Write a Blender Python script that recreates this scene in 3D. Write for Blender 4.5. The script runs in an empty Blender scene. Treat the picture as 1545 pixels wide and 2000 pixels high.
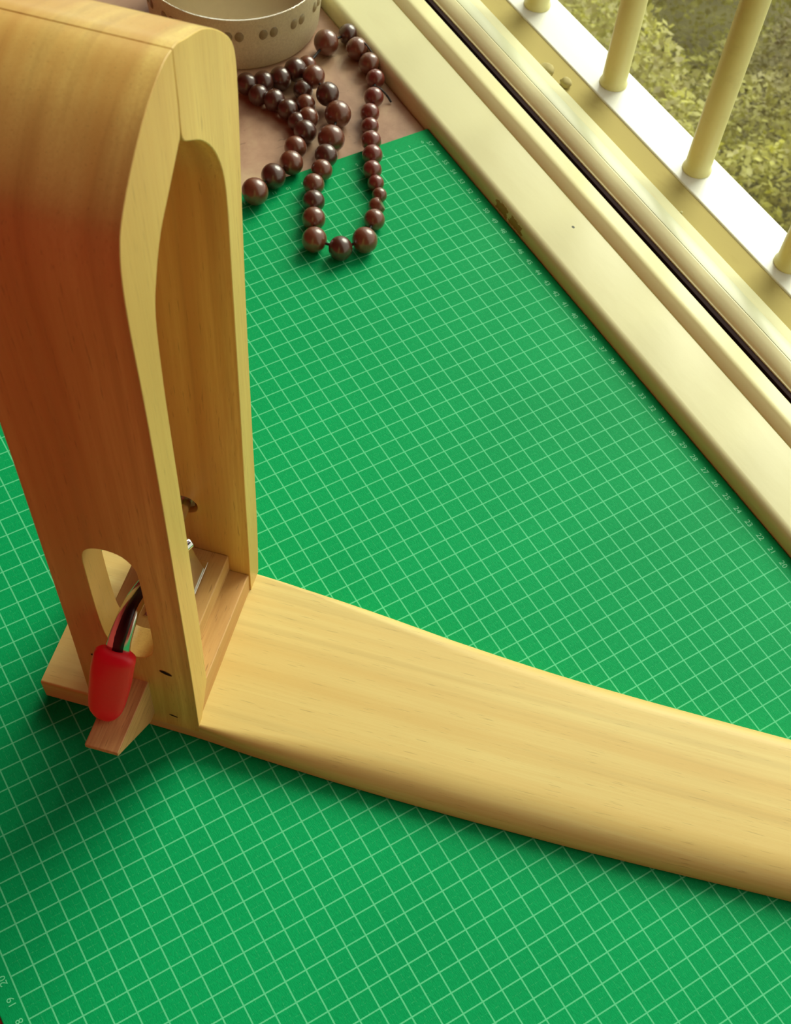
import bpy, bmesh, math, random
from mathutils import Vector, Matrix
random.seed(7)
sc = bpy.context.scene
COL = sc.collection

# ------------------------------------------------------------------ camera
F_PX, CX, CY = 2322.94, 808.5, 1144.76            # solved from the printed 1 cm grid, 1545 x 2000 frame
CAM = Vector((-0.37290751, 0.03772299, 0.53366009))
R3 = Matrix(((0.8563916, 0.41090523, -0.31265049),
             (-0.51083076, 0.76239834, -0.39724137),
             (0.07513566, 0.49990566, 0.86281456)))
cam = bpy.data.objects.new('camera', bpy.data.cameras.new('camera'))
cam.matrix_world = Matrix.Translation(CAM) @ R3.to_4x4()
cam.data.sensor_fit = 'VERTICAL'; cam.data.sensor_height = 36.0
cam.data.lens = F_PX * 36.0 / 2000.0
cam.data.shift_x = (1545 / 2 - CX) / 2000.0
cam.data.shift_y = (CY - 1000.0) / 2000.0
cam.data.dof.use_dof = True; cam.data.dof.focus_distance = 0.56; cam.data.dof.aperture_fstop = 30
cam.data.clip_start = 0.01; cam.data.clip_end = 60
COL.objects.link(cam); sc.camera = cam

# ------------------------------------------------------------------ sky, window daylight, exposure
w = bpy.data.worlds.new('overcast_sky'); sc.world = w; w.use_nodes = True
bg = w.node_tree.nodes['Background']
bg.inputs[0].default_value = (0.96, 1.0, 0.86, 1); bg.inputs[1].default_value = 0.74
WIN_Y0, WIN_Y1, WIN_Z0, WIN_Z1 = -0.85, 1.60, 0.03, 1.60
pl = bpy.data.lights.new('window_daylight', 'AREA'); pl.shape = 'RECTANGLE'
pl.size = WIN_Z1 - WIN_Z0; pl.size_y = WIN_Y1 - WIN_Y0
pl.cycles.is_portal = True
po = bpy.data.objects.new('window_daylight', pl); COL.objects.link(po)
po.location = (0.20, (WIN_Y0 + WIN_Y1) / 2, (WIN_Z0 + WIN_Z1) / 2); po.rotation_euler = (0, math.radians(90), 0)
sun = bpy.data.lights.new('veiled_sun', 'SUN'); sun.energy = 2.6; sun.angle = math.radians(36); sun.color = (0.98, 1.0, 0.80)
so = bpy.data.objects.new('veiled_sun', sun); COL.objects.link(so)
SUN_EL = math.radians(37)
SUN_DIR = Vector((0.91*math.cos(SUN_EL), 0.41*math.cos(SUN_EL), math.sin(SUN_EL)))
so.rotation_euler = SUN_DIR.to_track_quat('Z', 'Y').to_euler(); so.location = (2, 1.2, 3)
vs = sc.view_settings
vs.view_transform = 'Standard'; vs.look = 'None'; vs.gamma = 1.0; vs.use_curve_mapping = False
vs.exposure = 0.64

# ------------------------------------------------------------------ helpers
def tag(o, label=None, cat=None, group=None, kind=None):
    if label: o['label'] = label
    if cat: o['category'] = cat
    if group: o['group'] = group
    if kind: o['kind'] = kind
    return o
def empty(name, loc=(0, 0, 0), rz=0.0):
    o = bpy.data.objects.new(name, None); COL.objects.link(o)
    o.location = loc; o.rotation_euler = (0, 0, rz); o.empty_display_size = 0.02
    return o
def link(name, me, mat=None, parent=None, smooth=False):
    if mat is not None and not me.materials: me.materials.append(mat)
    if smooth:
        for p in me.polygons: p.use_smooth = True
    o = bpy.data.objects.new(name, me); COL.objects.link(o)
    if parent: o.parent = parent
    return o
def bm_mesh(bm, name):
    bmesh.ops.recalc_face_normals(bm, faces=bm.faces)
    me = bpy.data.meshes.new(name); bm.to_mesh(me); bm.free(); return me
def add_box(bm, x0, x1, y0, y1, z0, z1):
    v = [bm.verts.new(p) for p in ((x0,y0,z0),(x1,y0,z0),(x1,y1,z0),(x0,y1,z0),(x0,y0,z1),(x1,y0,z1),(x1,y1,z1),(x0,y1,z1))]
    for f in ((0,3,2,1),(4,5,6,7),(0,1,5,4),(1,2,6,5),(2,3,7,6),(3,0,4,7)): bm.faces.new([v[i] for i in f])
def box(name, dims, mat, parent=None, bevel=0.0):
    bm = bmesh.new(); add_box(bm, *dims)
    o = link(name, bm_mesh(bm, name), mat, parent)
    if bevel: add_bevel(o, bevel)
    return o
def add_bevel(o, wd, seg=3, ang=35):
    m = o.modifiers.new('bevel', 'BEVEL'); m.width = wd; m.segments = seg
    m.limit_method = 'ANGLE'; m.angle_limit = math.radians(ang); m.harden_normals = False
    return m
def smooth_angle(me, deg=35):
    """mark edges sharper than the angle, shade the rest smooth"""
    bm = bmesh.new(); bm.from_mesh(me)
    for e in bm.edges:
        e.smooth = not (len(e.link_faces) == 2 and e.calc_face_angle(0) > math.radians(deg))
    for f in bm.faces: f.smooth = True
    bm.to_mesh(me); bm.free()
def prism(name, prof, axis, lo, hi, mat, parent=None, bevel=0.0, sm=None):
    """extrude a 2-D polygon; axis 'x': prof=(y,z), 'y': prof=(x,z)"""
    bm = bmesh.new()
    mk = (lambda p, t: (t, p[0], p[1])) if axis == 'x' else (lambda p, t: (p[0], t, p[1]))
    A = [bm.verts.new(mk(p, lo)) for p in prof]; B = [bm.verts.new(mk(p, hi)) for p in prof]
    n = len(prof)
    for i in range(n): bm.faces.new((A[i], A[(i+1) % n], B[(i+1) % n], B[i]))
    bm.faces.new(A[::-1]); bm.faces.new(B)
    me = bm_mesh(bm, name)
    if sm: smooth_angle(me, sm)
    o = link(name, me, mat, parent)
    if bevel: add_bevel(o, bevel)
    return o
def catmull(pts, n=5):
    out = []
    for i in range(len(pts) - 1):
        p0 = Vector(pts[max(i-1, 0)]); p1 = Vector(pts[i]); p2 = Vector(pts[i+1]); p3 = Vector(pts[min(i+2, len(pts)-1)])
        for k in range(n):
            t = k / n
            out.append(0.5 * ((2*p1) + (p2-p0)*t + (2*p0-5*p1+4*p2-p3)*t*t + (3*p1-p0-3*p2+p3)*t**3))
    out.append(Vector(pts[-1])); return out
def lathe(bm, prof, n=48, cap0=True, cap1=True, c=(0, 0)):
    rings = []
    for r, z in prof:
        rings.append([bm.verts.new((c[0] + r*math.cos(2*math.pi*k/n), c[1] + r*math.sin(2*math.pi*k/n), z)) for k in range(n)])
    for A, B in zip(rings, rings[1:]):
        for k in range(n): bm.faces.new((A[k], A[(k+1) % n], B[(k+1) % n], B[k]))
    if cap0: bm.faces.new(rings[0][::-1])
    if cap1: bm.faces.new(rings[-1])
def loft(name, rings, mat, parent=None, smooth=True, ang=40):
    bm = bmesh.new(); V = [[bm.verts.new(p) for p in r] for r in rings]; n = len(rings[0])
    for A, B in zip(V, V[1:]):
        for k in range(n): bm.faces.new((A[k], A[(k+1) % n], B[(k+1) % n], B[k]))
    bm.faces.new(V[0][::-1]); bm.faces.new(V[-1])
    me = bm_mesh(bm, name)
    if smooth: smooth_angle(me, ang)
    return link(name, me, mat, parent)
def sweep(name, path, sizes, mat, parent=None, n=16, up=(0, 0, 1), power=2.0, ang=50):
    """super-elliptic section (half-width, half-thickness) carried along a path"""
    path = [Vector(p) for p in path]; rings = []
    for i, p in enumerate(path):
        t = (path[min(i+1, len(path)-1)] - path[max(i-1, 0)]).normalized()
        sd = t.cross(Vector(up)).normalized(); nn = sd.cross(t)
        a, b = sizes[i]
        ring = []
        for k in range(n):
            th = 2*math.pi*k/n; c, s = math.cos(th), math.sin(th)
            ring.append(p + sd*(a*math.copysign(abs(c)**(2/power), c)) + nn*(b*math.copysign(abs(s)**(2/power), s)))
        rings.append(ring)
    return loft(name, rings, mat, parent, ang=ang)
def boolean(o, cutter):
    m = o.modifiers.new('cut', 'BOOLEAN'); m.operation = 'DIFFERENCE'; m.object = cutter; m.solver = 'EXACT'
    bpy.context.view_layer.update()
    dg = bpy.context.evaluated_depsgraph_get()
    me = bpy.data.meshes.new_from_object(o.evaluated_get(dg))
    o.modifiers.clear(); old = o.data; o.data = me
    bpy.data.meshes.remove(old)
    cm = cutter.data; bpy.data.objects.remove(cutter); bpy.data.meshes.remove(cm)

# ------------------------------------------------------------------ materials
class N:
    def __init__(s, name):
        s.m = bpy.data.materials.new(name); s.m.use_nodes = True
        s.t = s.m.node_tree; s.bsdf = s.t.nodes['Principled BSDF']
    def node(s, typ, **kw):
        n = s.t.nodes.new(typ)
        for k, v in kw.items(): setattr(n, k, v)
        return n
    def put(s, sock, v):
        if isinstance(v, bpy.types.NodeSocket): s.t.links.new(v, sock)
        else: sock.default_value = v
    def math(s, op, a, b=0.0, c=None):
        n = s.node('ShaderNodeMath', operation=op); s.put(n.inputs[0], a); s.put(n.inputs[1], b)
        if c is not None: s.put(n.inputs[2], c)
        return n.outputs[0]
    def mix(s, fac, a, b):
        n = s.node('ShaderNodeMix', data_type='RGBA'); s.put(n.inputs['Factor'], fac)
        s.put(n.inputs['A'], a); s.put(n.inputs['B'], b); return n.outputs['Result']
    def co(s, scale=(1, 1, 1), kind='Object', rot=(0, 0, 0), loc=(0, 0, 0)):
        tc = s.node('ShaderNodeTexCoord'); mp = s.node('ShaderNodeMapping')
        mp.inputs['Scale'].default_value = scale; mp.inputs['Rotation'].default_value = rot; mp.inputs['Location'].default_value = loc
        s.t.links.new(tc.outputs[kind], mp.inputs[0]); return mp.outputs[0]
    def noise(s, vec, scale=1.0, detail=4.0, rough=0.5, dist=0.0):
        n = s.node('ShaderNodeTexNoise'); s.put(n.inputs['Vector'], vec)
        n.inputs['Scale'].default_value = scale; n.inputs['Detail'].default_value = detail
        n.inputs['Roughness'].default_value = rough; n.inputs['Distortion'].default_value = dist
        return n.outputs['Fac']
    def ramp(s, fac, stops):
        n = s.node('ShaderNodeValToRGB'); s.put(n.inputs[0], fac); e = n.color_ramp.elements
        while len(e) < len(stops): e.new(0.5)
        for el, (p, c) in zip(e, stops): el.position = p; el.color = (*c, 1) if len(c) == 3 else c
        return n.outputs[0]
    def bump(s, h, strength=0.2, dist=0.001):
        n = s.node('ShaderNodeBump'); n.inputs['Strength'].default_value = strength
        n.inputs['Distance'].default_value = dist; s.put(n.inputs['Height'], h)
        s.t.links.new(n.outputs[0], s.bsdf.inputs['Normal'])
    def set(s, **kw):
        names = dict(color='Base Color', rough='Roughness', metal='Metallic', spec='Specular IOR Level', coat='Coat Weight',
                     coat_rough='Coat Roughness', trans='Transmission Weight', ior='IOR', sss='Subsurface Weight')
        for k, v in kw.items(): s.put(s.bsdf.inputs[names[k]], (*v, 1) if isinstance(v, tuple) and len(v) == 3 else v)
        return s.m

def wood(name, light, dark, grain, rough=0.5, coat=0.12, fine=1.0, bands=0.55, streak=0.25, flat=None):
    """pale beech: broad soft bands and short darker pores along the grain axis"""
    n = N(name)
    i = 'xyz'.index(grain)
    def sc3(cross, along):
        v = [cross]*3; v[i] = along
        if flat is not None and cross < 500: v['xyz'.index(flat)] = cross*0.10   # growth layers stacked across the other axis
        return tuple(v)
    broad = n.noise(n.co(sc3(75, 2.4)), 1, 3, 0.5, 0.15)
    fib = n.noise(n.co(sc3(900, 22)), 1, 3, 0.6)
    pore = n.noise(n.co(sc3(1500, 75)), 1, 2, 0.5)
    c = n.ramp(broad, [(0.36, dark), (0.36 + bands*0.5, tuple(0.35*d + 0.65*l for d, l in zip(dark, light))), (0.72, light)])
    c = n.mix(n.math('MULTIPLY', n.ramp(fib, [(0.35, (1, 1, 1)), (0.6, (0, 0, 0))]), 0.35*fine), c, (*dark, 1))
    mid = n.noise(n.co(sc3(210, 2.2)), 1, 2, 0.5, 0.1)
    c = n.mix(n.math('MULTIPLY', n.ramp(mid, [(0.32, (1, 1, 1)), (0.50, (0, 0, 0))]), streak), c, (*tuple(0.72*d for d in dark), 1))
    pk = tuple(0.55*d for d in dark)
    c = n.mix(n.math('MULTIPLY', n.ramp(pore, [(0.27, (1, 1, 1)), (0.36, (0, 0, 0))]), 0.5*fine), c, (*pk, 1))
    n.bump(fib, 0.08, 0.0004)
    return n.set(color=c, rough=rough, coat=coat, coat_rough=0.35, spec=0.35)

M = {}
BL, BD = (0.78, 0.66, 0.255), (0.68, 0.48, 0.15)
M['wood_x'] = wood('beech_grain_along_board', BL, BD, 'x')
M['wood_z'] = wood('beech_grain_upright', (0.90, 0.72, 0.215), (0.62, 0.35, 0.085), 'z', rough=0.42, coat=0.2, streak=0.40, flat='y')
M['wood_y'] = wood('beech_grain_across', (0.72, 0.46, 0.16), (0.52, 0.27, 0.08), 'y', fine=1.3)
M['wood_end'] = wood('beech_end_grain_block', (0.84, 0.52, 0.20), (0.50, 0.22, 0.08), 'y', fine=1.8)

def mat_mat():
    n = N('cutting_mat_vinyl')
    co = n.co((100, 100, 100)); sx = n.node('ShaderNodeSeparateXYZ'); n.t.links.new(co, sx.inputs[0])
    X, Y = sx.outputs[0], sx.outputs[1]
    def line(v, half):      # 1 near whole centimetres
        d = n.math('ABSOLUTE', n.math('SUBTRACT', n.math('FRACT', n.math('ADD', v, 0.5)), 0.5))
        return n.math('SUBTRACT', 1.0, n.math('SMOOTHSTEP', d, half*0.55, half*1.25)) if False else n.math('LESS_THAN', d, half)
    def inside(v, lo, hi):
        return n.math('MULTIPLY', n.math('GREATER_THAN', v, lo), n.math('LESS_THAN', v, hi))
    ins = n.math('MULTIPLY', inside(X, -43.035, 0.035), inside(Y, -0.035, 57.035))
    ln = n.math('MAXIMUM', line(X, 0.033), line(Y, 0.033))
    ln = n.math('MULTIPLY', ln, ins)
    grit = n.noise(n.co((1, 1, 1)), 1500, 3, 0.7)
    weave = n.noise(n.co((2600, 500, 1), rot=(0, 0, 0.35)), 1, 2, 0.6)
    fleck = n.noise(n.co((700, 1400, 1), rot=(0, 0, 0.3)), 1, 2, 0.5)
    wide = n.noise(n.co((1, 1, 1)), 9, 3, 0.5)
    g = n.ramp(wide, [(0.3, (0.003, 0.335, 0.100)), (0.7, (0.004, 0.390, 0.118))])
    g = n.mix(n.math('MULTIPLY', n.ramp(weave, [(0.35, (1, 1, 1)), (0.6, (0, 0, 0))]), 0.35), g, (0.003, 0.20, 0.06, 1))
    g = n.mix(n.math('MULTIPLY', n.ramp(fleck, [(0.66, (0, 0, 0)), (0.76, (1, 1, 1))]), 0.30), g, (0.04, 0.50, 0.20, 1))
    half = n.math('MULTIPLY', n.math('MULTIPLY', n.math('MAXIMUM', line(n.math('ADD', X, 0.5), 0.02), line(n.math('ADD', Y, 0.5), 0.02)), ins),
                  n.math('GREATER_THAN', grit, 0.56))
    g = n.mix(n.math('MULTIPLY', half, 0.22), g, (0.12, 0.55, 0.26, 1))
    c = n.mix(n.math('MULTIPLY', ln, 0.72), g, (0.155, 0.70, 0.36, 1))
    n.bump(n.math('ADD', weave, n.math('MULTIPLY', grit, 0.6)), 0.25, 0.0004)
    return n.set(color=c, rough=0.40, spec=0.05)
M['mat'] = mat_mat()
M['print'] = N('mat_number_ink').set(color=(0.155, 0.70, 0.36), rough=0.5)

def paint(name, col, dirt=(0.45, 0.33, 0.13), amt=0.25, rough=0.35, scale=30):
    n = N(name)
    f = n.noise(n.co((1, 0.35, 1)), scale, 5, 0.6)
    c = n.mix(n.math('MULTIPLY', n.ramp(f, [(0.55, (0, 0, 0)), (0.8, (1, 1, 1))]), amt), (*col, 1), (*dirt, 1))
    h = n.noise(n.co((1, 0.3, 1)), 160, 3, 0.6); n.bump(h, 0.12, 0.0006)
    return n.set(color=c, rough=rough, spec=0.4)
def sill_paint():
    n = N('cream_gloss_paint')
    f = n.noise(n.co((1, 0.35, 1)), 30, 5, 0.6)
    c = n.mix(n.math('MULTIPLY', n.ramp(f, [(0.55, (0, 0, 0)), (0.8, (1, 1, 1))]), 0.12), (0.72, 0.70, 0.40, 1), (0.45, 0.33, 0.13, 1))
    sx = n.node('ShaderNodeSeparateXYZ'); n.t.links.new(n.co(), sx.inputs[0])
    edge = n.noise(n.co((1, 0.6, 1)), 420, 4, 0.6)
    def near(v, c0, hw): return n.math('SUBTRACT', 1.0, n.math('DIVIDE', n.math('ABSOLUTE', n.math('SUBTRACT', v, c0)), hw))
    def patch(y, hy, z, hz):      # worn through to bare wood on the nosing
        d = n.math('MINIMUM', near(sx.outputs[1], y, hy), near(sx.outputs[2], z, hz))
        return n.math('GREATER_THAN', n.math('ADD', d, n.math('MULTIPLY', n.math('SUBTRACT', edge, 0.5), 1.1)), 0.28)
    chips = n.math('MAXIMUM', patch(0.4935, 0.009, 0.004, 0.0042), patch(0.4770, 0.010, 0.004, 0.0040))
    chips = n.math('MULTIPLY', chips, n.math('LESS_THAN', sx.outputs[0], 0.0122))
    c = n.mix(chips, c, (0.42, 0.25, 0.07, 1))
    fx = n.math('SUBTRACT', sx.outputs[0], 0.0385); fy = n.math('SUBTRACT', sx.outputs[1], 0.4548)
    fleck = n.math('LESS_THAN', n.math('ADD', n.math('MULTIPLY', fx, fx), n.math('MULTIPLY', n.math('MULTIPLY', fy, fy), 0.6)), 0.0000008)
    c = n.mix(fleck, c, (0.06, 0.07, 0.04, 1))
    h = n.noise(n.co((1, 0.3, 1)), 160, 3, 0.6); n.bump(h, 0.12, 0.0006)
    return n.set(color=c, rough=0.35, spec=0.4)
M['cream'] = sill_paint()
M['cream_rail'] = paint('cream_rail_paint', (0.88, 0.85, 0.47), amt=0.08)
M['frame'] = paint('pale_frame_paint', (0.86, 0.83, 0.50), amt=0.2, scale=60)
M['frame_grey'] = paint('weathered_frame_paint', (0.58, 0.60, 0.38), amt=0.15, scale=60)
M['slot'] = N('track_gap_shade').set(color=(0.03, 0.008, 0.010), rough=0.8)  # near-black stands in for the shade down inside the track gap
M['stucco'] = paint('tan_stucco', (0.46, 0.38, 0.13), dirt=(0.33, 0.25, 0.07), amt=0.5, rough=0.9, scale=70)
M['white'] = paint('white_gloss_enamel', (0.82, 0.84, 0.76), amt=0.06)
M['post'] = paint('yellowed_enamel', (0.74, 0.70, 0.31), dirt=(0.36, 0.28, 0.10), amt=0.35, rough=0.3, scale=50)
M['chip'] = N('bare_brown_chip').set(color=(0.30, 0.15, 0.04), rough=0.8)
M['caulk'] = paint('yellowed_caulk', (0.62, 0.60, 0.34), amt=0.3, rough=0.6, scale=200)
M['rubble'] = paint('mortar_crumb', (0.42, 0.36, 0.15), dirt=(0.2, 0.15, 0.06), amt=0.6, rough=0.9, scale=300)

def table_mat():
    n = N('worn_painted_table')
    f = n.noise(n.co((1, 1, 1)), 14, 6, 0.65, 0.4)
    s = n.noise(n.co((60, 220, 60), rot=(0, 0, 0.8)), 1, 4, 0.7)
    c = n.ramp(f, [(0.30, (0.30, 0.16, 0.10)), (0.5, (0.46, 0.28, 0.18)), (0.68, (0.56, 0.40, 0.24))])
    c = n.mix(n.math('MULTIPLY', n.ramp(s, [(0.28, (1, 1, 1)), (0.36, (0, 0, 0))]), 0.7), c, (0.10, 0.05, 0.03, 1))
    return n.set(color=c, rough=0.42, spec=0.4)
M['table'] = table_mat()
def bead_mat(name, a, b):
    n = N(name)
    f = n.noise(n.co((260, 90, 260)), 1, 5, 0.6, 1.2)
    g = n.noise(n.co((1, 1, 1)), 120, 3, 0.6)
    c = n.ramp(n.math('ADD', n.math('MULTIPLY', f, 0.7), n.math('MULTIPLY', g, 0.3)), [(0.36, a), (0.62, b)])
    return n.set(color=c, rough=0.36, spec=0.6, coat=1.0, coat_rough=0.20)
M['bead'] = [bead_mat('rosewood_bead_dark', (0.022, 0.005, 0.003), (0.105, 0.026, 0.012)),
             bead_mat('rosewood_bead_brown', (0.055, 0.012, 0.006), (0.230, 0.064, 0.026)),
             bead_mat('rosewood_bead_red', (0.070, 0.009, 0.006), (0.230, 0.034, 0.019))]
M['cord'] = N('black_elastic_cord').set(color=(0.012, 0.008, 0.008), rough=0.6)
M['chrome'] = N('polished_chrome').set(color=(0.74, 0.72, 0.68), metal=1.0, rough=0.20)
M['steel'] = N('dull_steel').set(color=(0.42, 0.38, 0.33), metal=1.0, rough=0.35)
M['arm_shade'] = N('arm_shade_metal').set(color=(0.06, 0.045, 0.05), metal=1.0, rough=0.3)  # dark tone painted for the shaded middle of the chrome arm
M['hole'] = N('dark_hole').set(color=(0.035, 0.010, 0.006), rough=0.9)
n = N('red_vinyl'); f = n.noise(n.co((1, 1, 1)), 500, 3, 0.6); n.bump(f, 0.15, 0.0005)
M['red'] = n.set(color=(0.80, 0.004, 0.020), rough=0.42, spec=0.45)
n = N('frosted_glass'); f = n.noise(n.co((1, 1, 1)), 700, 3, 0.7); n.bump(f, 0.35, 0.0006)
M['frost'] = n.set(color=n.ramp(f, [(0.3, (0.70, 0.60, 0.38)), (0.7, (0.88, 0.78, 0.52))]), rough=0.45, trans=0.35, ior=1.3)
n = N('rippled_glass'); f = n.noise(n.co((1, 1, 0.5)), 260, 3, 0.6); n.bump(f, 0.25, 0.001)
M['glass'] = n.set(color=(0.90, 0.84, 0.74), rough=0.10, trans=1.0, ior=1.3)
M['dimple'] = N('moulded_glass_facet').set(color=(0.62, 0.52, 0.34), rough=0.08, trans=0.8, ior=1.45)
M['red_bounce'] = paint('red_bounce_wall', (0.43, 0.045, 0.034), amt=0.0, rough=0.8)  # red invented for the unseen walls and ceiling, so their bounce tints the shade
M['plaster'] = paint('cream_wall_plaster', (0.62, 0.52, 0.33), amt=0.1, rough=0.85)
M['floorwood'] = wood('dark_red_floorboard', (0.14, 0.045, 0.022), (0.07, 0.02, 0.012), 'y', rough=0.4)

# ------------------------------------------------------------------ room shell
FLOOR_Z, CEIL_Z = -0.75, 1.75
def structure(name, boxes, mat):
    bm = bmesh.new()
    for b in boxes: add_box(bm, *b)
    return tag(link(name, bm_mesh(bm, name), mat), kind='structure')
structure('floor', [(-1.3, 0.02, -1.1, 2.0, FLOOR_Z-0.1, FLOOR_Z)], M['floorwood'])
structure('ceiling', [(-1.4, 0.17, -1.2, 2.1, CEIL_Z, CEIL_Z+0.1)], M['red_bounce'])
structure('wall_left', [(-1.4, -1.3, -1.2, 2.1, FLOOR_Z-0.1, CEIL_Z)], M['red_bounce'])
structure('wall_back', [(-1.3, 0.0195, 2.0, 2.1, FLOOR_Z-0.1, CEIL_Z)], M['red_bounce'])
structure('wall_front', [(-1.3, 0.0195, -1.2, -1.1, FLOOR_Z-0.1, CEIL_Z)], M['red_bounce'])
structure('wall_right', [(0.02, 0.165, -1.2, 2.1, -2.75, -0.0205),
                         (0.02, 0.165, -1.2, WIN_Y0-0.05, -0.0205, CEIL_Z),
                         (0.02, 0.165, WIN_Y1+0.05, 2.1, -0.0205, CEIL_Z),
                         (0.02, 0.165, WIN_Y0-0.05, WIN_Y1+0.05, WIN_Z1+0.05, CEIL_Z)], M['plaster'])

# window board, fixed rail, track gap with a shade-dark liner, sash frame, outer reveal: profiles (x, z) run along the window
Y0, Y1 = WIN_Y0 - 0.05, WIN_Y1 + 0.05
def rounded(pts, n=5): return [tuple(p) for p in catmull([(x, z, 0) for x, z in pts], n)]
def run(name, prof, mat, parent=None, kind='structure', sm=50):
    o = prism(name, prof, 'y', Y0, Y1, mat, parent, sm=sm)
    if kind and not parent: tag(o, kind=kind)
    return o
edge = [(0.0105 + 0.0055*(1-math.cos(t)), 0.0035 + 0.0065*math.sin(t)) for t in [math.pi/2*k/6 for k in range(7)]]
sill = run('trim_1', [(0.0105, -0.0205)] + edge + [(0.0503, 0.0100), (0.0503, -0.0205)], M['cream'])
run('trim_2', [(0.0508, -0.0205), (0.0508, 0.0096), (0.0514, 0.0106)] + rounded([(0.0556, 0.0132), (0.0570, 0.0141), (0.0584, 0.0145), (0.0600, 0.0146)], 3) +
    [(0.0673, 0.0146), (0.0681, 0.0139), (0.0681, -0.0205)], M['cream_rail'], sm=40)
win = tag(empty('window_1', (0, 0, 0)), kind='structure')
run('gap_shade_liner', [(0.0682, -0.0205), (0.0682, 0.0132), (0.0687, 0.0132), (0.0687, -0.0120), (0.0712, -0.0120), (0.0712, 0.0132), (0.0733, 0.0139), (0.0735, 0.0139), (0.0735, -0.0205)], M['slot'], win)
sash = [(0.0738, -0.0205), (0.0736, 0.0139), (0.0737, 0.0146), (0.0743, 0.0147)] + \
       rounded([(0.0746, 0.0149), (0.0757, 0.0161), (0.0775, 0.0174), (0.0802, 0.0187), (0.0836, 0.0196)], 4) + \
       [(0.0839, 0.0195), (0.0842, 0.0192), (0.0842, -0.0205)]
run('sash_rail', sash, M['frame'], win, sm=35)
run('sash_stop', [(0.0843, -0.0205), (0.0843, 0.0196), (0.0922, 0.0197), (0.0930, 0.0191), (0.0930, -0.0205)], M['frame_grey'], win)
run('weather_bead', [(0.0931, -0.0205), (0.0931, 0.0190), (0.0944, 0.0187), (0.1057, 0.0128), (0.1069, 0.0100), (0.1069, -0.0205)], M['caulk'], win, sm=30)
for nm, dims in (('jamb', (0.0738, 0.1069, Y0, WIN_Y0, 0.025, WIN_Z1)), ('jamb', (0.0738, 0.1069, WIN_Y1, Y1, 0.025, WIN_Z1)),
                 ('head', (0.0738, 0.1069, Y0, Y1, WIN_Z1, WIN_Z1+0.05))):
    box(nm, dims, M['frame'], win, 0.002)
# outside: stucco strip, grille with its flat bar and posts
tag(prism('trim_3', [(0.1070, -0.0205), (0.1070, -0.0005), (0.1352, 0.0000), (0.1352, -0.0205)], 'y', Y0, Y1, M['stucco']), kind='structure')
GR = empty('window_grille', (0.1527, 0.45, -0.0204))
tag(GR, 'white flat bar with yellowed round posts outside the window', 'window grille')
def gbox(name, dims, mat):
    o = box(name, dims, mat, None, 0.0012); o.parent = GR; o.matrix_parent_inverse = Matrix.Translation((-0.1527, -0.45, 0.0204)); return o
gbox('bottom_bar', (0.1353, 0.1702, Y0, Y1, -0.0204, 0.0010), M['white'])
gbox('top_bar', (0.1430, 0.1610, Y0, Y1, 1.10, 1.112), M['post'])
bm = bmesh.new(); lathe(bm, [(0.0098, 0.0), (0.0100, 0.0012), (0.0092, 0.0030), (0.0088, 0.0045), (0.0088, 1.1008)], 24)
pme = bm_mesh(bm, 'post'); smooth_angle(pme, 50)
for k in range(-9, 9):
    y = 0.4700 + 0.0967*k
    if Y0 + 0.02 < y < Y1 - 0.02:
        o = link('post', pme, M['post'], GR); o.location = (0.1527-0.1527, y-0.45, 0.0009+0.0204)

# crumbs of mortar in the reveal
def lump(name, loc, s, seed, mat, sq=(1, 1, 1)):
    bm = bmesh.new(); bmesh.ops.create_icosphere(bm, subdivisions=2, radius=1)
    r0 = random.Random(seed)
    for v in bm.verts: v.co = Vector((v.co.x*sq[0], v.co.y*sq[1], v.co.z*sq[2])) * s * r0.uniform(0.8, 1.15)
    zmin = min(v.co.z for v in bm.verts)
    o = link(name, bm_mesh(bm, name), mat, smooth=True); o.location = (loc[0], loc[1], loc[2] - zmin); return o
# ------------------------------------------------------------------ table and mat
TB = empty('work_table', (-0.215, 0.2, FLOOR_Z))
tag(TB, 'worn pinkish beige table under the green mat', 'table')
def tpart(name, dims, mat, bev):
    o = box(name, dims, mat, None, bev); o.parent = TB; o.matrix_parent_inverse = Matrix.Translation((0.215, -0.2, -FLOOR_Z)); return o
tpart('table_top', (-0.4415, 0.0103, -0.45, 0.835, -0.028, -0.003), M['table'], 0.0012)
for x in (-0.42, -0.05):
    for y in (-0.42, 0.77): tpart('leg', (x, x+0.045, y, y+0.045, FLOOR_Z, -0.0281), M['floorwood'], 0.002)

MT = box('cutting_mat', (-0.4400, 0.0102, -0.0150, 0.5836, -0.0029, 0.0), M['mat'], None, 0.0006)
tag(MT, 'green cutting mat with a pale centimetre grid and edge numbers', 'cutting mat')
def number(txt, x, y, rz, size=0.0046):
    cu = bpy.data.curves.new('printed_number', 'FONT'); cu.body = txt; cu.size = size
    cu.align_x = 'CENTER'; cu.align_y = 'CENTER'; cu.fill_mode = 'BOTH'; cu.resolution_u = 3; cu.extrude = 0.00002
    t = bpy.data.objects.new('tmp', cu); COL.objects.link(t); bpy.context.view_layer.update()
    me = bpy.data.meshes.new_from_object(t.evaluated_get(bpy.context.evaluated_depsgraph_get()))
    bpy.data.objects.remove(t); bpy.data.curves.remove(cu)
    me.name = 'printed_number'; me.materials.clear(); me.materials.append(M['print'])
    o = link('printed_number', me, None, MT); o.location = (x, y, 0.00005); o.rotation_euler = (0, 0, rz)
for u in range(0, 58): number(str(u), 0.0037, u*0.01, -math.pi/2)
for u in range(0, 30): number(str(u), -0.4335, u*0.01, math.pi/2)
for v in range(0, 16): number(str(v), -v*0.01, 0.5735, math.pi, 0.0034)

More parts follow.
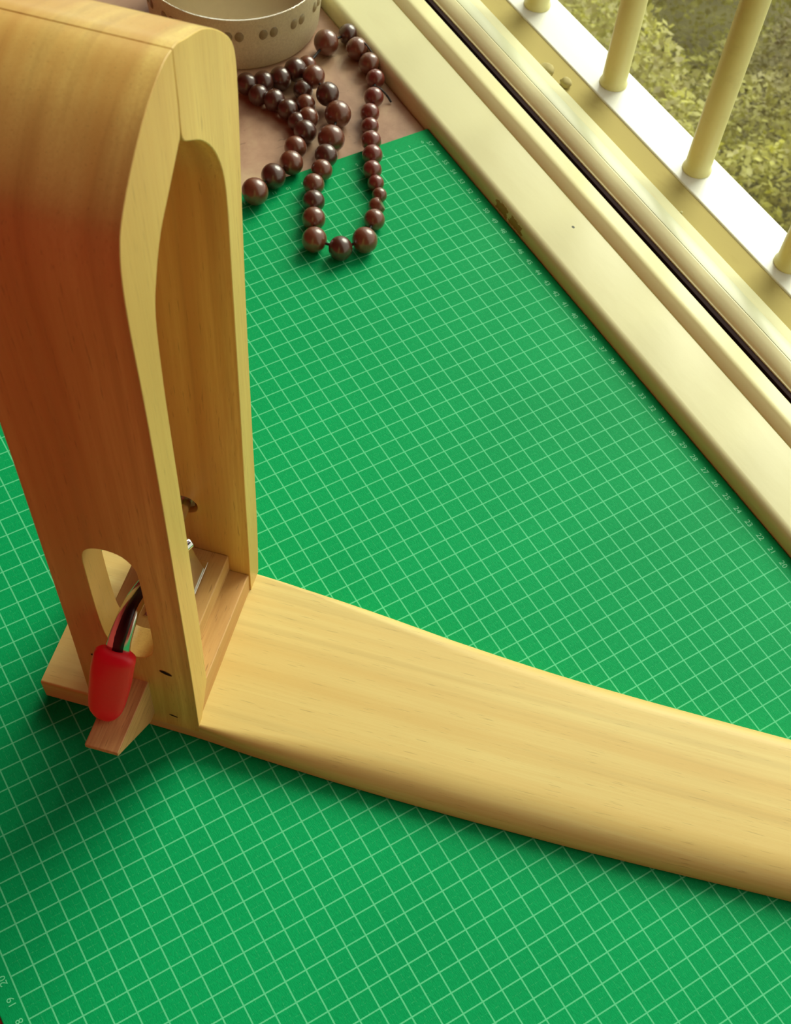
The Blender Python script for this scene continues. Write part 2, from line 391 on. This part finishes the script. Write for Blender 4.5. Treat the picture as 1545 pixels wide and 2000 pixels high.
# ------------------------------------------------------------------ stitching pony (leather-sewing clamp)
TH = math.radians(-45.3); S0 = -0.43
PONY = empty('stitching_clamp', (S0*math.cos(TH), S0*math.sin(TH), 0.0), TH)
tag(PONY, 'upright pale beech stitching clamp with two curved jaws and red lever on a long board', 'clamp')
def L(s): return s - S0
# base board, lofted along its length
T = 0.016
def board_section(s, bn, bf, ny, nz, fy, fz, k=8):
    pts = [(bn + 0.0008, 0.0003), (bn, 0.0012)]
    pts += [(bn + ny*(1-math.cos(t)), T - nz + nz*math.sin(t)) for t in [math.pi/2*i/k for i in range(k+1)]]
    pts += [(bf - fy*(1-math.cos(t)), T - fz + fz*math.sin(t)) for t in [math.pi/2*i/k for i in range(k, -1, -1)]]
    pts += [(bf, 0.0012), (bf - 0.0008, 0.0003)]
    return [(L(s), b, z) for b, z in pts]
keys = [(-0.4820, -0.0392, 0.0470, 0.0012, 0.0012, 0.0012, 0.0012), (-0.4400, -0.0394, 0.0470, 0.0012, 0.0012, 0.0012, 0.0012),
        (-0.4050, -0.0400, 0.0468, 0.0014, 0.0014, 0.0015, 0.0015), (-0.3800, -0.0416, 0.0460, 0.0060, 0.0050, 0.003, 0.003),
        (-0.3400, -0.0432, 0.0440, 0.0130, 0.0100, 0.006, 0.005), (-0.3000, -0.0440, 0.0410, 0.0170, 0.0125, 0.009, 0.007),
        (-0.2500, -0.0440, 0.0380, 0.0180, 0.0130, 0.010, 0.008), (-0.2000, -0.0432, 0.0366, 0.0175, 0.0128, 0.010, 0.008),
        (-0.1200, -0.0408, 0.0362, 0.0170, 0.0125, 0.010, 0.008), (-0.0500, -0.0400, 0.0362, 0.0170, 0.0125, 0.010, 0.008),
        (-0.0300, -0.0370, 0.0332, 0.0170, 0.0125, 0.010, 0.008)]
rows = []
for i in range(len(keys)-1):
    for k in range(5):
        t = k/5; p0, p1, p2, p3 = keys[max(i-1, 0)], keys[i], keys[i+1], keys[min(i+2, len(keys)-1)]
        cr = [0.5*((2*b) + (c-a)*t + (2*a-5*b+4*c-d)*t*t + (3*b-a-3*c+d)*t**3) for a, b, c, d in zip(p0, p1, p2, p3)]
        cr[0] = p1[0] + (p2[0]-p1[0])*t; cr[3:] = [max(v, 0.001) for v in cr[3:]]
        rows.append(board_section(*cr))
rows.append(board_section(*keys[-1]))
loft('base_board', rows, M['wood_x'], PONY, ang=32)

near = [(-0.0402, 0.0100), (-0.0392, 0.030), (-0.0376, 0.0700), (-0.0360, 0.1300), (-0.0346, 0.1800), (-0.0338, 0.2200), (-0.0335, 0.2500), (-0.0337, 0.2780),
        (-0.0329, 0.2960), (-0.0305, 0.3070), (-0.0262, 0.3135), (-0.0174, 0.3212), (-0.0070, 0.3279), (0.0030, 0.3318), (0.0100, 0.3332), (0.0152, 0.3330)]
near_in = [(0.0150, 0.3164), (0.0143, 0.3075), (0.0118, 0.3046), (0.0029, 0.2972), (-0.0062, 0.2895), (-0.0128, 0.2792), (-0.0172, 0.2668), (-0.0190, 0.2436),
           (-0.0198, 0.2186), (-0.0203, 0.1868), (-0.0210, 0.1500), (-0.0218, 0.1200), (-0.0224, 0.0900), (-0.0236, 0.0600), (-0.0247, 0.0353)]
def c2(pts, n=4): return [(p.x, p.y) for p in catmull([(a, b, 0) for a, b in pts], n)]
prof = c2(near) + c2(near_in) + [(-0.0385, 0.0105)]
J0, J1 = L(-0.457), L(-0.4038)
nj = prism('near_jaw', prof, 'x', J0, J1, M['wood_z'], PONY)
# the lever slot: rounded top, tapered rounded foot
slot = [(-0.4410, 0.1400), (-0.4398, 0.1465), (-0.4360, 0.1505), (-0.4300, 0.1518), (-0.4240, 0.1500), (-0.4200, 0.1440), (-0.4190, 0.1350),
        (-0.4188, 0.1100), (-0.4188, 0.0880), (-0.4200, 0.0780), (-0.4240, 0.0715), (-0.4300, 0.0695), (-0.4350, 0.0715), (-0.4390, 0.0790), (-0.4408, 0.0900), (-0.4412, 0.1150)]
sl = c2(slot + [slot[0]], 3)[:-1]
bm = bmesh.new()
A = [bm.verts.new((L(s), -0.08, z)) for s, z in sl]; B = [bm.verts.new((L(s), 0.0, z)) for s, z in sl]
for i in range(len(sl)): bm.faces.new((A[i], A[(i+1) % len(sl)], B[(i+1) % len(sl)], B[i]))
bm.faces.new(A[::-1]); bm.faces.new(B)
cut = link('cutter', bm_mesh(bm, 'cutter'), None, PONY)
boolean(nj, cut); smooth_angle(nj.data, 30); add_bevel(nj, 0.0007, 3, 40)

far = [(0.0480, 0.0155), (0.0505, 0.0449), (0.0520, 0.0822), (0.0534, 0.1386), (0.0551, 0.1912), (0.0570, 0.2300), (0.0587, 0.2578), (0.0602, 0.2800), (0.0607, 0.2950),
       (0.0598, 0.3025), (0.0572, 0.3078), (0.0520, 0.3134), (0.0449, 0.3194), (0.0375, 0.3243), (0.0312, 0.3273), (0.0239, 0.3302), (0.0190, 0.3323), (0.0154, 0.3330)]
far_in = [(0.0154, 0.3164), (0.0150, 0.3075), (0.0158, 0.3042), (0.0180, 0.3018), (0.0276, 0.2947), (0.0352, 0.2865), (0.0404, 0.2778), (0.0438, 0.2675), (0.0447, 0.2547),
          (0.0442, 0.2364), (0.0431, 0.2019), (0.0413, 0.1500), (0.0395, 0.1058), (0.0385, 0.0703), (0.0370, 0.0286), (0.0366, 0.0155)]
fj = prism('far_jaw', c2(far) + c2(far_in), 'x', J0, J1, M['wood_z'], PONY)
bm = bmesh.new(); bmesh.ops.create_cone(bm, cap_ends=True, segments=24, radius1=0.0062, radius2=0.0062, depth=0.02, matrix=Matrix.Translation((L(-0.4335), 0.0376, 0.076)) @ Matrix.Rotation(math.pi/2, 4, 'X'))
boolean(fj, link('cutter', bm_mesh(bm, 'cutter'), None, PONY)); smooth_angle(fj.data, 30); add_bevel(fj, 0.0007, 3, 40)

# blocks between the jaws
prism('lower_block', [(0.0369, 0.0158), (0.0370, 0.0297), (-0.0244, 0.0335), (-0.0378, 0.0158)], 'x', L(-0.4570), L(-0.4045), M['wood_y'], PONY, 0.0005)
prism('spacer_block', [(0.0372, 0.0298), (0.0374, 0.0422), (-0.0100, 0.0440), (-0.0235, 0.0440), (-0.0235, 0.0330)], 'x', L(-0.4560), L(-0.4142), M['wood_y'], PONY, 0.0006)
prism('tongue', [(-0.030, 0.0478), (-0.0742, 0.0492), (-0.0744, 0.0468), (-0.0450, 0.0180), (-0.030, 0.0180)], 'x', L(-0.4402), L(-0.4251), M['wood_end'], PONY, 0.0004)

# toggle lever: chrome arm through the slot, red dipped grip, pivot bracket and draw rod inside
def P(s, b, z): return (L(s), b, z)
arm = catmull([P(-0.4165, 0.004, 0.104), P(-0.4215, -0.012, 0.1085), P(-0.4268, -0.030, 0.1062), P(-0.4290, -0.0415, 0.0985), P(-0.4306, -0.0465, 0.0890), P(-0.4325, -0.0500, 0.0800)], 4)
na = len(arm)
lever = sweep('lever_arm', arm, [(0.0026 + 0.0034*i/na, 0.0018 + 0.0010*i/na) for i in range(na)], M['chrome'], PONY, n=14, up=(0.28, -0.38, 0.88), power=2.4)
gv = Vector((0.28, -0.38, 0.88))
sweep('arm_shade_strip', [p + gv*(0.0013 + 0.0016*i/na) for i, p in enumerate(arm)], [(0.0012 + 0.0020*i/na, 0.0009) for i in range(na)], M['arm_shade'], lever, n=10, up=tuple(gv), power=2.2)  # raised dark strip imitating the shaded hollow along the arm
g = catmull([P(-0.4300, -0.0470, 0.0925), P(-0.4318, -0.0500, 0.0835), P(-0.4335, -0.0530, 0.0720), P(-0.4352, -0.0560, 0.0610), P(-0.4362, -0.0585, 0.0545), P(-0.4374, -0.0608, 0.0502)], 5)
ng = len(g); gs = []
for i in range(ng):
    t = i/(ng-1)
    e = min(1.0, math.sqrt(max(0.0, 1-((t-0.72)/0.28)**2)) if t > 0.72 else 1.0)
    e0 = min(1.0, math.sqrt(max(0.05, 1-((0.10-t)/0.10)**2)) if t < 0.10 else 1.0)
    wdt = (0.0086 + 0.0012*math.sin(math.pi*min(1, t*1.1)) - 0.0026*t) * max(e, 0.12) * max(e0, 0.55)
    gs.append((wdt, (0.0046 + 0.0008*math.sin(math.pi*t)) * max(e, 0.2) * max(e0, 0.6)))
sweep('red_grip', g, gs, M['red'], PONY, n=24, up=(0.28, -0.38, 0.88), power=2.6, ang=70)['label'] = 'glossy red dipped grip'
# pivot bracket (two cheeks on a foot) and draw rod
box('bracket_foot', (L(-0.4400), L(-0.4215), -0.006, 0.030, 0.0436, 0.0450), M['chrome'], PONY, 0.0004)
for s in (-0.4355, -0.4235):
    prism('bracket_cheek', [(0.000, 0.0450), (0.026, 0.0450), (0.020, 0.066), (0.011, 0.100), (0.004, 0.110), (-0.002, 0.104), (0.000, 0.085)], 'x', L(s), L(s) + 0.0014, M['chrome'], PONY, 0.0004)
def rod(name, a, b, r, mat, n=16):
    a, b = Vector(a), Vector(b); d = (b-a)
    bm = bmesh.new(); bmesh.ops.create_cone(bm, cap_ends=True, segments=n, radius1=r, radius2=r, depth=d.length,
        matrix=Matrix.Translation((a+b)/2) @ d.to_track_quat('Z', 'Y').to_matrix().to_4x4())
    me = bm_mesh(bm, name); smooth_angle(me, 40); return link(name, me, mat, PONY)
rod('pivot_pin', P(-0.4375, 0.0045, 0.1035), P(-0.4195, 0.0045, 0.1035), 0.0024, M['steel'])
rod('draw_rod', P(-0.4315, 0.012, 0.0790), P(-0.4335, 0.0445, 0.0760), 0.0026, M['chrome'])
rod('draw_nut', P(-0.4333, 0.0405, 0.0762), P(-0.4336, 0.0440, 0.0759), 0.0046, M['steel'], 6)
rod('bracket_screw', P(-0.4275, 0.026, 0.0449), P(-0.4275, 0.026, 0.0470), 0.0030, M['steel'])
# worn screw slots in the near jaw
def screw_mark(s, z, wd, ht, rot):
    bm = bmesh.new(); n2 = 16
    V = []
    for k in range(n2):
        t = 2*math.pi*k/n2; x, y = wd*math.cos(t), ht*math.sin(t)
        V.append(bm.verts.new((x*math.cos(rot) - y*math.sin(rot), 0, x*math.sin(rot) + y*math.cos(rot))))
    bm.faces.new(V); bmesh.ops.solidify(bm, geom=bm.faces[:], thickness=0.0006)
    o = link('screw_hole', bm_mesh(bm, 'screw_hole'), M['hole'], nj)
    b = -0.0392 + (z-0.03)*0.040
    o.location = (L(s), b - 0.00015, z)
screw_mark(-0.4157, 0.0617, 0.0030, 0.0013, -0.45)
screw_mark(-0.4158, 0.0200, 0.0022, 0.0007, -0.3)
screw_mark(-0.4480, 0.0604, 0.0022, 0.0012, -0.3)

# ------------------------------------------------------------------ bead strand
def pix(x, y, z):       # the photograph's ray through a pixel, met with a level plane
    d = R3 @ Vector(((x-CX)/F_PX, -(y-CY)/F_PX, -1.0)); t = (z-CAM.z)/d.z; return CAM + d*t
BS = [(498,374,26),(534,344,24),(569,318,23),(577,288,21.5),(596,257,22),(602,230,20),(597,204,19),(592,176,19),(600,128,18),(637,83,24),
      (680,67,19),(697,95,21),(721,124,20),(733,154,18),(730,190,19),(722.5,221,18.5),(723,247,17),(725,275,19.5),(727.5,302.5,19.5),(727,332,18.5),
      (734,358,16),(741,381,14.5),(736,403,17),(731,429,20.5),(712.4,469,25),(665,485,23.5),(614,468,24.5),(612.7,427,22.5),(612.7,393,21.5),(612.7,360,20.5),
      (628.5,332,20.5),(637,304,22),(647,271,26),(660,223,25.5),(640,184,22.5),(613,150,22),(577,136,22),(548,153,22),(515,160,22),(482,164,22),(505,186,20),(536,196,21),(562,214,20),(580,238,18)]  # closing beads added to deepen the dark area beside the jar
LIFT = {6: 0.0, 7: 0.0, 34: 0.003, 35: 0.004, 36: 0.002}
cen = []
for i, (x, y, r) in enumerate(BS):
    rm = r/3050.0 * (0.97)
    for _ in range(3):
        p0 = pix(x, y, rm); base = 0.0 if p0.y < 0.586 else -0.003
        z = base + rm + LIFT.get(i, 0.0); p = pix(x, y, z)
        depth = -(R3.transposed() @ (p-CAM)).z; rm = 1.03*r*depth/F_PX
    cen.append([p, rm])
for it in range(2):     # neighbours on the cord touch rather than cut into each other
    for i in range(len(cen)):
        for j in (i-1, i+1):
            if 0 <= j < len(cen):
                dd = (cen[i][0]-cen[j][0]).length; s = cen[i][1]+cen[j][1]
                if s > dd*1.28: k = dd*1.28/s; cen[i][1] *= k; cen[j][1] *= k
STR = empty('bead_strand', (cen[25][0].x, cen[25][0].y, 0.0))
tag(STR, 'looped strand of round dark red-brown wooden beads', 'bead strand')
bm = bmesh.new()
prof = [(0.16, -0.955), (0.30, -0.945)] + [(math.cos(t), 0.955*math.sin(t)) for t in [math.radians(-66 + 132*k/12) for k in range(13)]] + [(0.30, 0.945), (0.16, 0.955)]
lathe(bm, prof, 24); bme = bm_mesh(bm, 'bead'); smooth_angle(bme, 40)
bmes = []
for m in M['bead']:
    c = bme.copy(); c.materials.append(m); bmes.append(c)
RED = set(range(13, 21))
bm = bmesh.new(); bmesh.ops.create_icosphere(bm, subdivisions=2, radius=1.02)
bmesh.ops.bisect_plane(bm, geom=bm.verts[:]+bm.edges[:]+bm.faces[:], plane_co=(0.62, 0, 0.25), plane_no=(0.8, -0.2, 0.5), clear_outer=True)
bmesh.ops.holes_fill(bm, edges=[e for e in bm.edges if e.is_boundary])
fac = bm_mesh(bm, 'facet_bead'); smooth_angle(fac, 28); fac.materials.append(M['bead'][1])
for i, (p, r) in enumerate(cen):
    q = cen[min(i+1, len(cen)-1)][0] - cen[max(i-1, 0)][0]
    me = fac if i == 22 else bmes[2 if i in RED else 0 if i > 35 else (1 if i % 3 == 0 else 0 if i % 3 == 1 else 1)]  # beads beside the jar take the dark tone, standing in for shade
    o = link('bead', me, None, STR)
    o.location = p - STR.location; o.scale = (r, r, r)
    if i != 22: o.rotation_euler = (q.to_track_quat('Z', 'Y') @ Matrix.Rotation(random.uniform(0, 6.28), 3, 'Z').to_quaternion()).to_euler()
def tube(name, pts, r, mat, parent, off=Vector((0, 0, 0)), n=8):
    pts = [Vector(p)-off for p in pts]
    return sweep(name, pts, [(r, r)]*len(pts), mat, parent, n=n, up=(0.03, 0.02, 1), ang=80)
tube('cord', [c[0] for c in cen], 0.0009, M['cord'], STR, STR.location)
tail = [pix(728, 168, 0.003), pix(740, 172, 0.006), pix(750, 180, 0.004), pix(758, 190, 0.0005), pix(764, 200, -0.0018)]
tube('cord_end', catmull(tail, 4), 0.0007, M['cord'], STR, STR.location)
tail = [pix(702, 78, 0.008), pix(712, 84, 0.010), pix(722, 96, 0.008), pix(732, 112, 0.006)]
tube('cord_end', catmull(tail, 4), 0.0005, M['cord'], STR, STR.location)

# ------------------------------------------------------------------ glass jar
JC = (-0.0515, 0.7455)
JAR = tag(empty('glass_jar', (JC[0], JC[1], -0.003)), 'frosted glass jar with dimples behind the beads', 'jar')
bm = bmesh.new()
lathe(bm, [(0.0530, 0.0004), (0.0548, 0.0000), (0.0575, 0.0012), (0.0590, 0.0045), (0.0606, 0.020), (0.0620, 0.0406),
           (0.0600, 0.0408), (0.0585, 0.0380), (0.0555, 0.0120), (0.0530, 0.0080)], 96)
me = bm_mesh(bm, 'frosted_base'); smooth_angle(me, 40); link('frosted_base', me, M['frost'], JAR)
bm = bmesh.new()
lathe(bm, [(0.0620, 0.0409), (0.0624, 0.0430), (0.0655, 0.0900), (0.0665, 0.1300), (0.0655, 0.1320), (0.0635, 0.1300), (0.0625, 0.0900), (0.0606, 0.0440), (0.0602, 0.0411)], 96, False, False)
bm.verts.ensure_lookup_table()
n0 = 96; a = bm.verts[:n0]; b = bm.verts[-n0:]
for k in range(n0): bm.faces.new((bm.verts[k], bm.verts[len(bm.verts)-n0+k], bm.verts[len(bm.verts)-n0+(k+1) % n0], bm.verts[(k+1) % n0]))
me = bm_mesh(bm, 'jar_wall'); smooth_angle(me, 40); link('jar_wall', me, M['glass'], JAR)
bm = bmesh.new(); bmesh.ops.create_uvsphere(bm, u_segments=14, v_segments=8, radius=1); dme = bm_mesh(bm, 'dimple')
for f in dme.polygons: f.use_smooth = True
for k in range(16):
    for d in (-0.062, 0.062):
        a = math.radians(-90 - 4 + k*22.5) + d
        o = link('dimple', dme, M['dimple'], JAR); o.location = (0.0603*math.cos(a), 0.0603*math.sin(a), 0.0285)
        o.scale = (0.0020, 0.0034, 0.0044); o.rotation_euler = (0, 0, a)

# ------------------------------------------------------------------ reveal crumbs
RC = [(0.1150, 0.5960, 0.0050, 'grey mortar lump lying in the window reveal'), (0.1205, 0.5800, 0.0040, 'pale yellow mortar chip beside the grey lump')]
for k, (x, y, s, lab) in enumerate(RC):
    tag(lump('mortar_lump', (x, y, -0.0002), s, k, M['rubble'], (1, 1.3, 0.7)), lab, 'mortar lump')
bm = bmesh.new(); r0 = random.Random(3)
for k in range(150):
    y = r0.uniform(0.28, 0.62); x = 0.1084 + abs(r0.gauss(0, 0.0030)); s = r0.uniform(0.0004, 0.0014)
    bmesh.ops.create_icosphere(bm, subdivisions=1, radius=s, matrix=Matrix.Translation((x, y, -0.0004 + 0.6*s)) @ Matrix.Rotation(r0.uniform(0, 3), 4, 'X'))
tag(link('mortar_crumbs', bm_mesh(bm, 'mortar_crumbs'), M['caulk']), 'loose pale mortar crumbs along the window reveal', 'crumbs', kind='stuff')

# ------------------------------------------------------------------ garden below the window
gn = N('garden_soil'); f = gn.noise(gn.co((1, 1, 1)), 5, 6, 0.6)
M['soil'] = gn.set(color=gn.ramp(f, [(0.35, (0.12, 0.10, 0.045)), (0.65, (0.20, 0.18, 0.07))]), rough=0.95)
structure('garden_ground', [(0.17, 14, -8, 12, -2.9, -2.75)], M['soil'])
def canopy(seed, n):
    '''leaves strewn over a rolling shrub canopy, thicker in clumps'''
    r0 = random.Random(seed); vs_, fs = [], []
    def top(x, y):
        return 0.30*math.sin(2.1*x + 1.3*math.sin(1.7*y)) + 0.24*math.sin(2.9*y + 1.1*x) + 0.13*math.sin(6.3*x - 4.1*y) + 0.09*math.sin(9.7*y + 7.3*x)
    for k in range(n):
        x, y = r0.uniform(0.9, 4.6), r0.uniform(0.6, 5.0)
        c = Vector((x, y, 0.85 + top(x, y) - 0.45*r0.random()**1.6 + 0.05*math.sin(31*x)*math.cos(27*y)))
        u = Vector((r0.gauss(0, 1), r0.gauss(0, 1), r0.gauss(0, 0.45))).normalized()
        v = u.cross(Vector((r0.gauss(0, 0.6), r0.gauss(0, 0.6), 1))).normalized()
        s = 0.0145*r0.uniform(0.6, 1.5); i = len(vs_)
        vs_ += [c - u*s, c + v*s*0.5, c + u*s, c - v*s*0.5]; fs.append((i, i+1, i+2, i+3))
    me = bpy.data.meshes.new('foliage'); me.from_pydata([tuple(v) for v in vs_], [], fs); return me
lm = N('mixed_shrub_leaf')
big = lm.noise(lm.co((1, 1, 1)), 2.2, 4, 0.6); fine = lm.noise(lm.co((1, 1, 1)), 14, 3, 0.6)
lc = lm.ramp(lm.math('ADD', lm.math('MULTIPLY', big, 0.65), lm.math('MULTIPLY', fine, 0.35)),
             [(0.36, (0.20, 0.16, 0.07)), (0.47, (0.40, 0.36, 0.14)), (0.56, (0.52, 0.50, 0.15)), (0.66, (0.74, 0.72, 0.10))])
lm.set(color=lc, rough=0.6)
tr = lm.node('ShaderNodeBsdfTranslucent'); mx = lm.node('ShaderNodeMixShader'); mx.inputs[0].default_value = 0.4
lm.t.links.new(lc, tr.inputs[0]); lm.t.links.new(lm.bsdf.outputs[0], mx.inputs[1]); lm.t.links.new(tr.outputs[0], mx.inputs[2])
lm.t.links.new(mx.outputs[0], lm.t.nodes['Material Output'].inputs[0])
shr = link('shrubbery', canopy(11, 150000), lm.m); shr.location = (0, 0, -2.55)
tag(shr, 'hazy yellow-green shrubbery below the window outside the grille', 'shrubbery', kind='stuff')
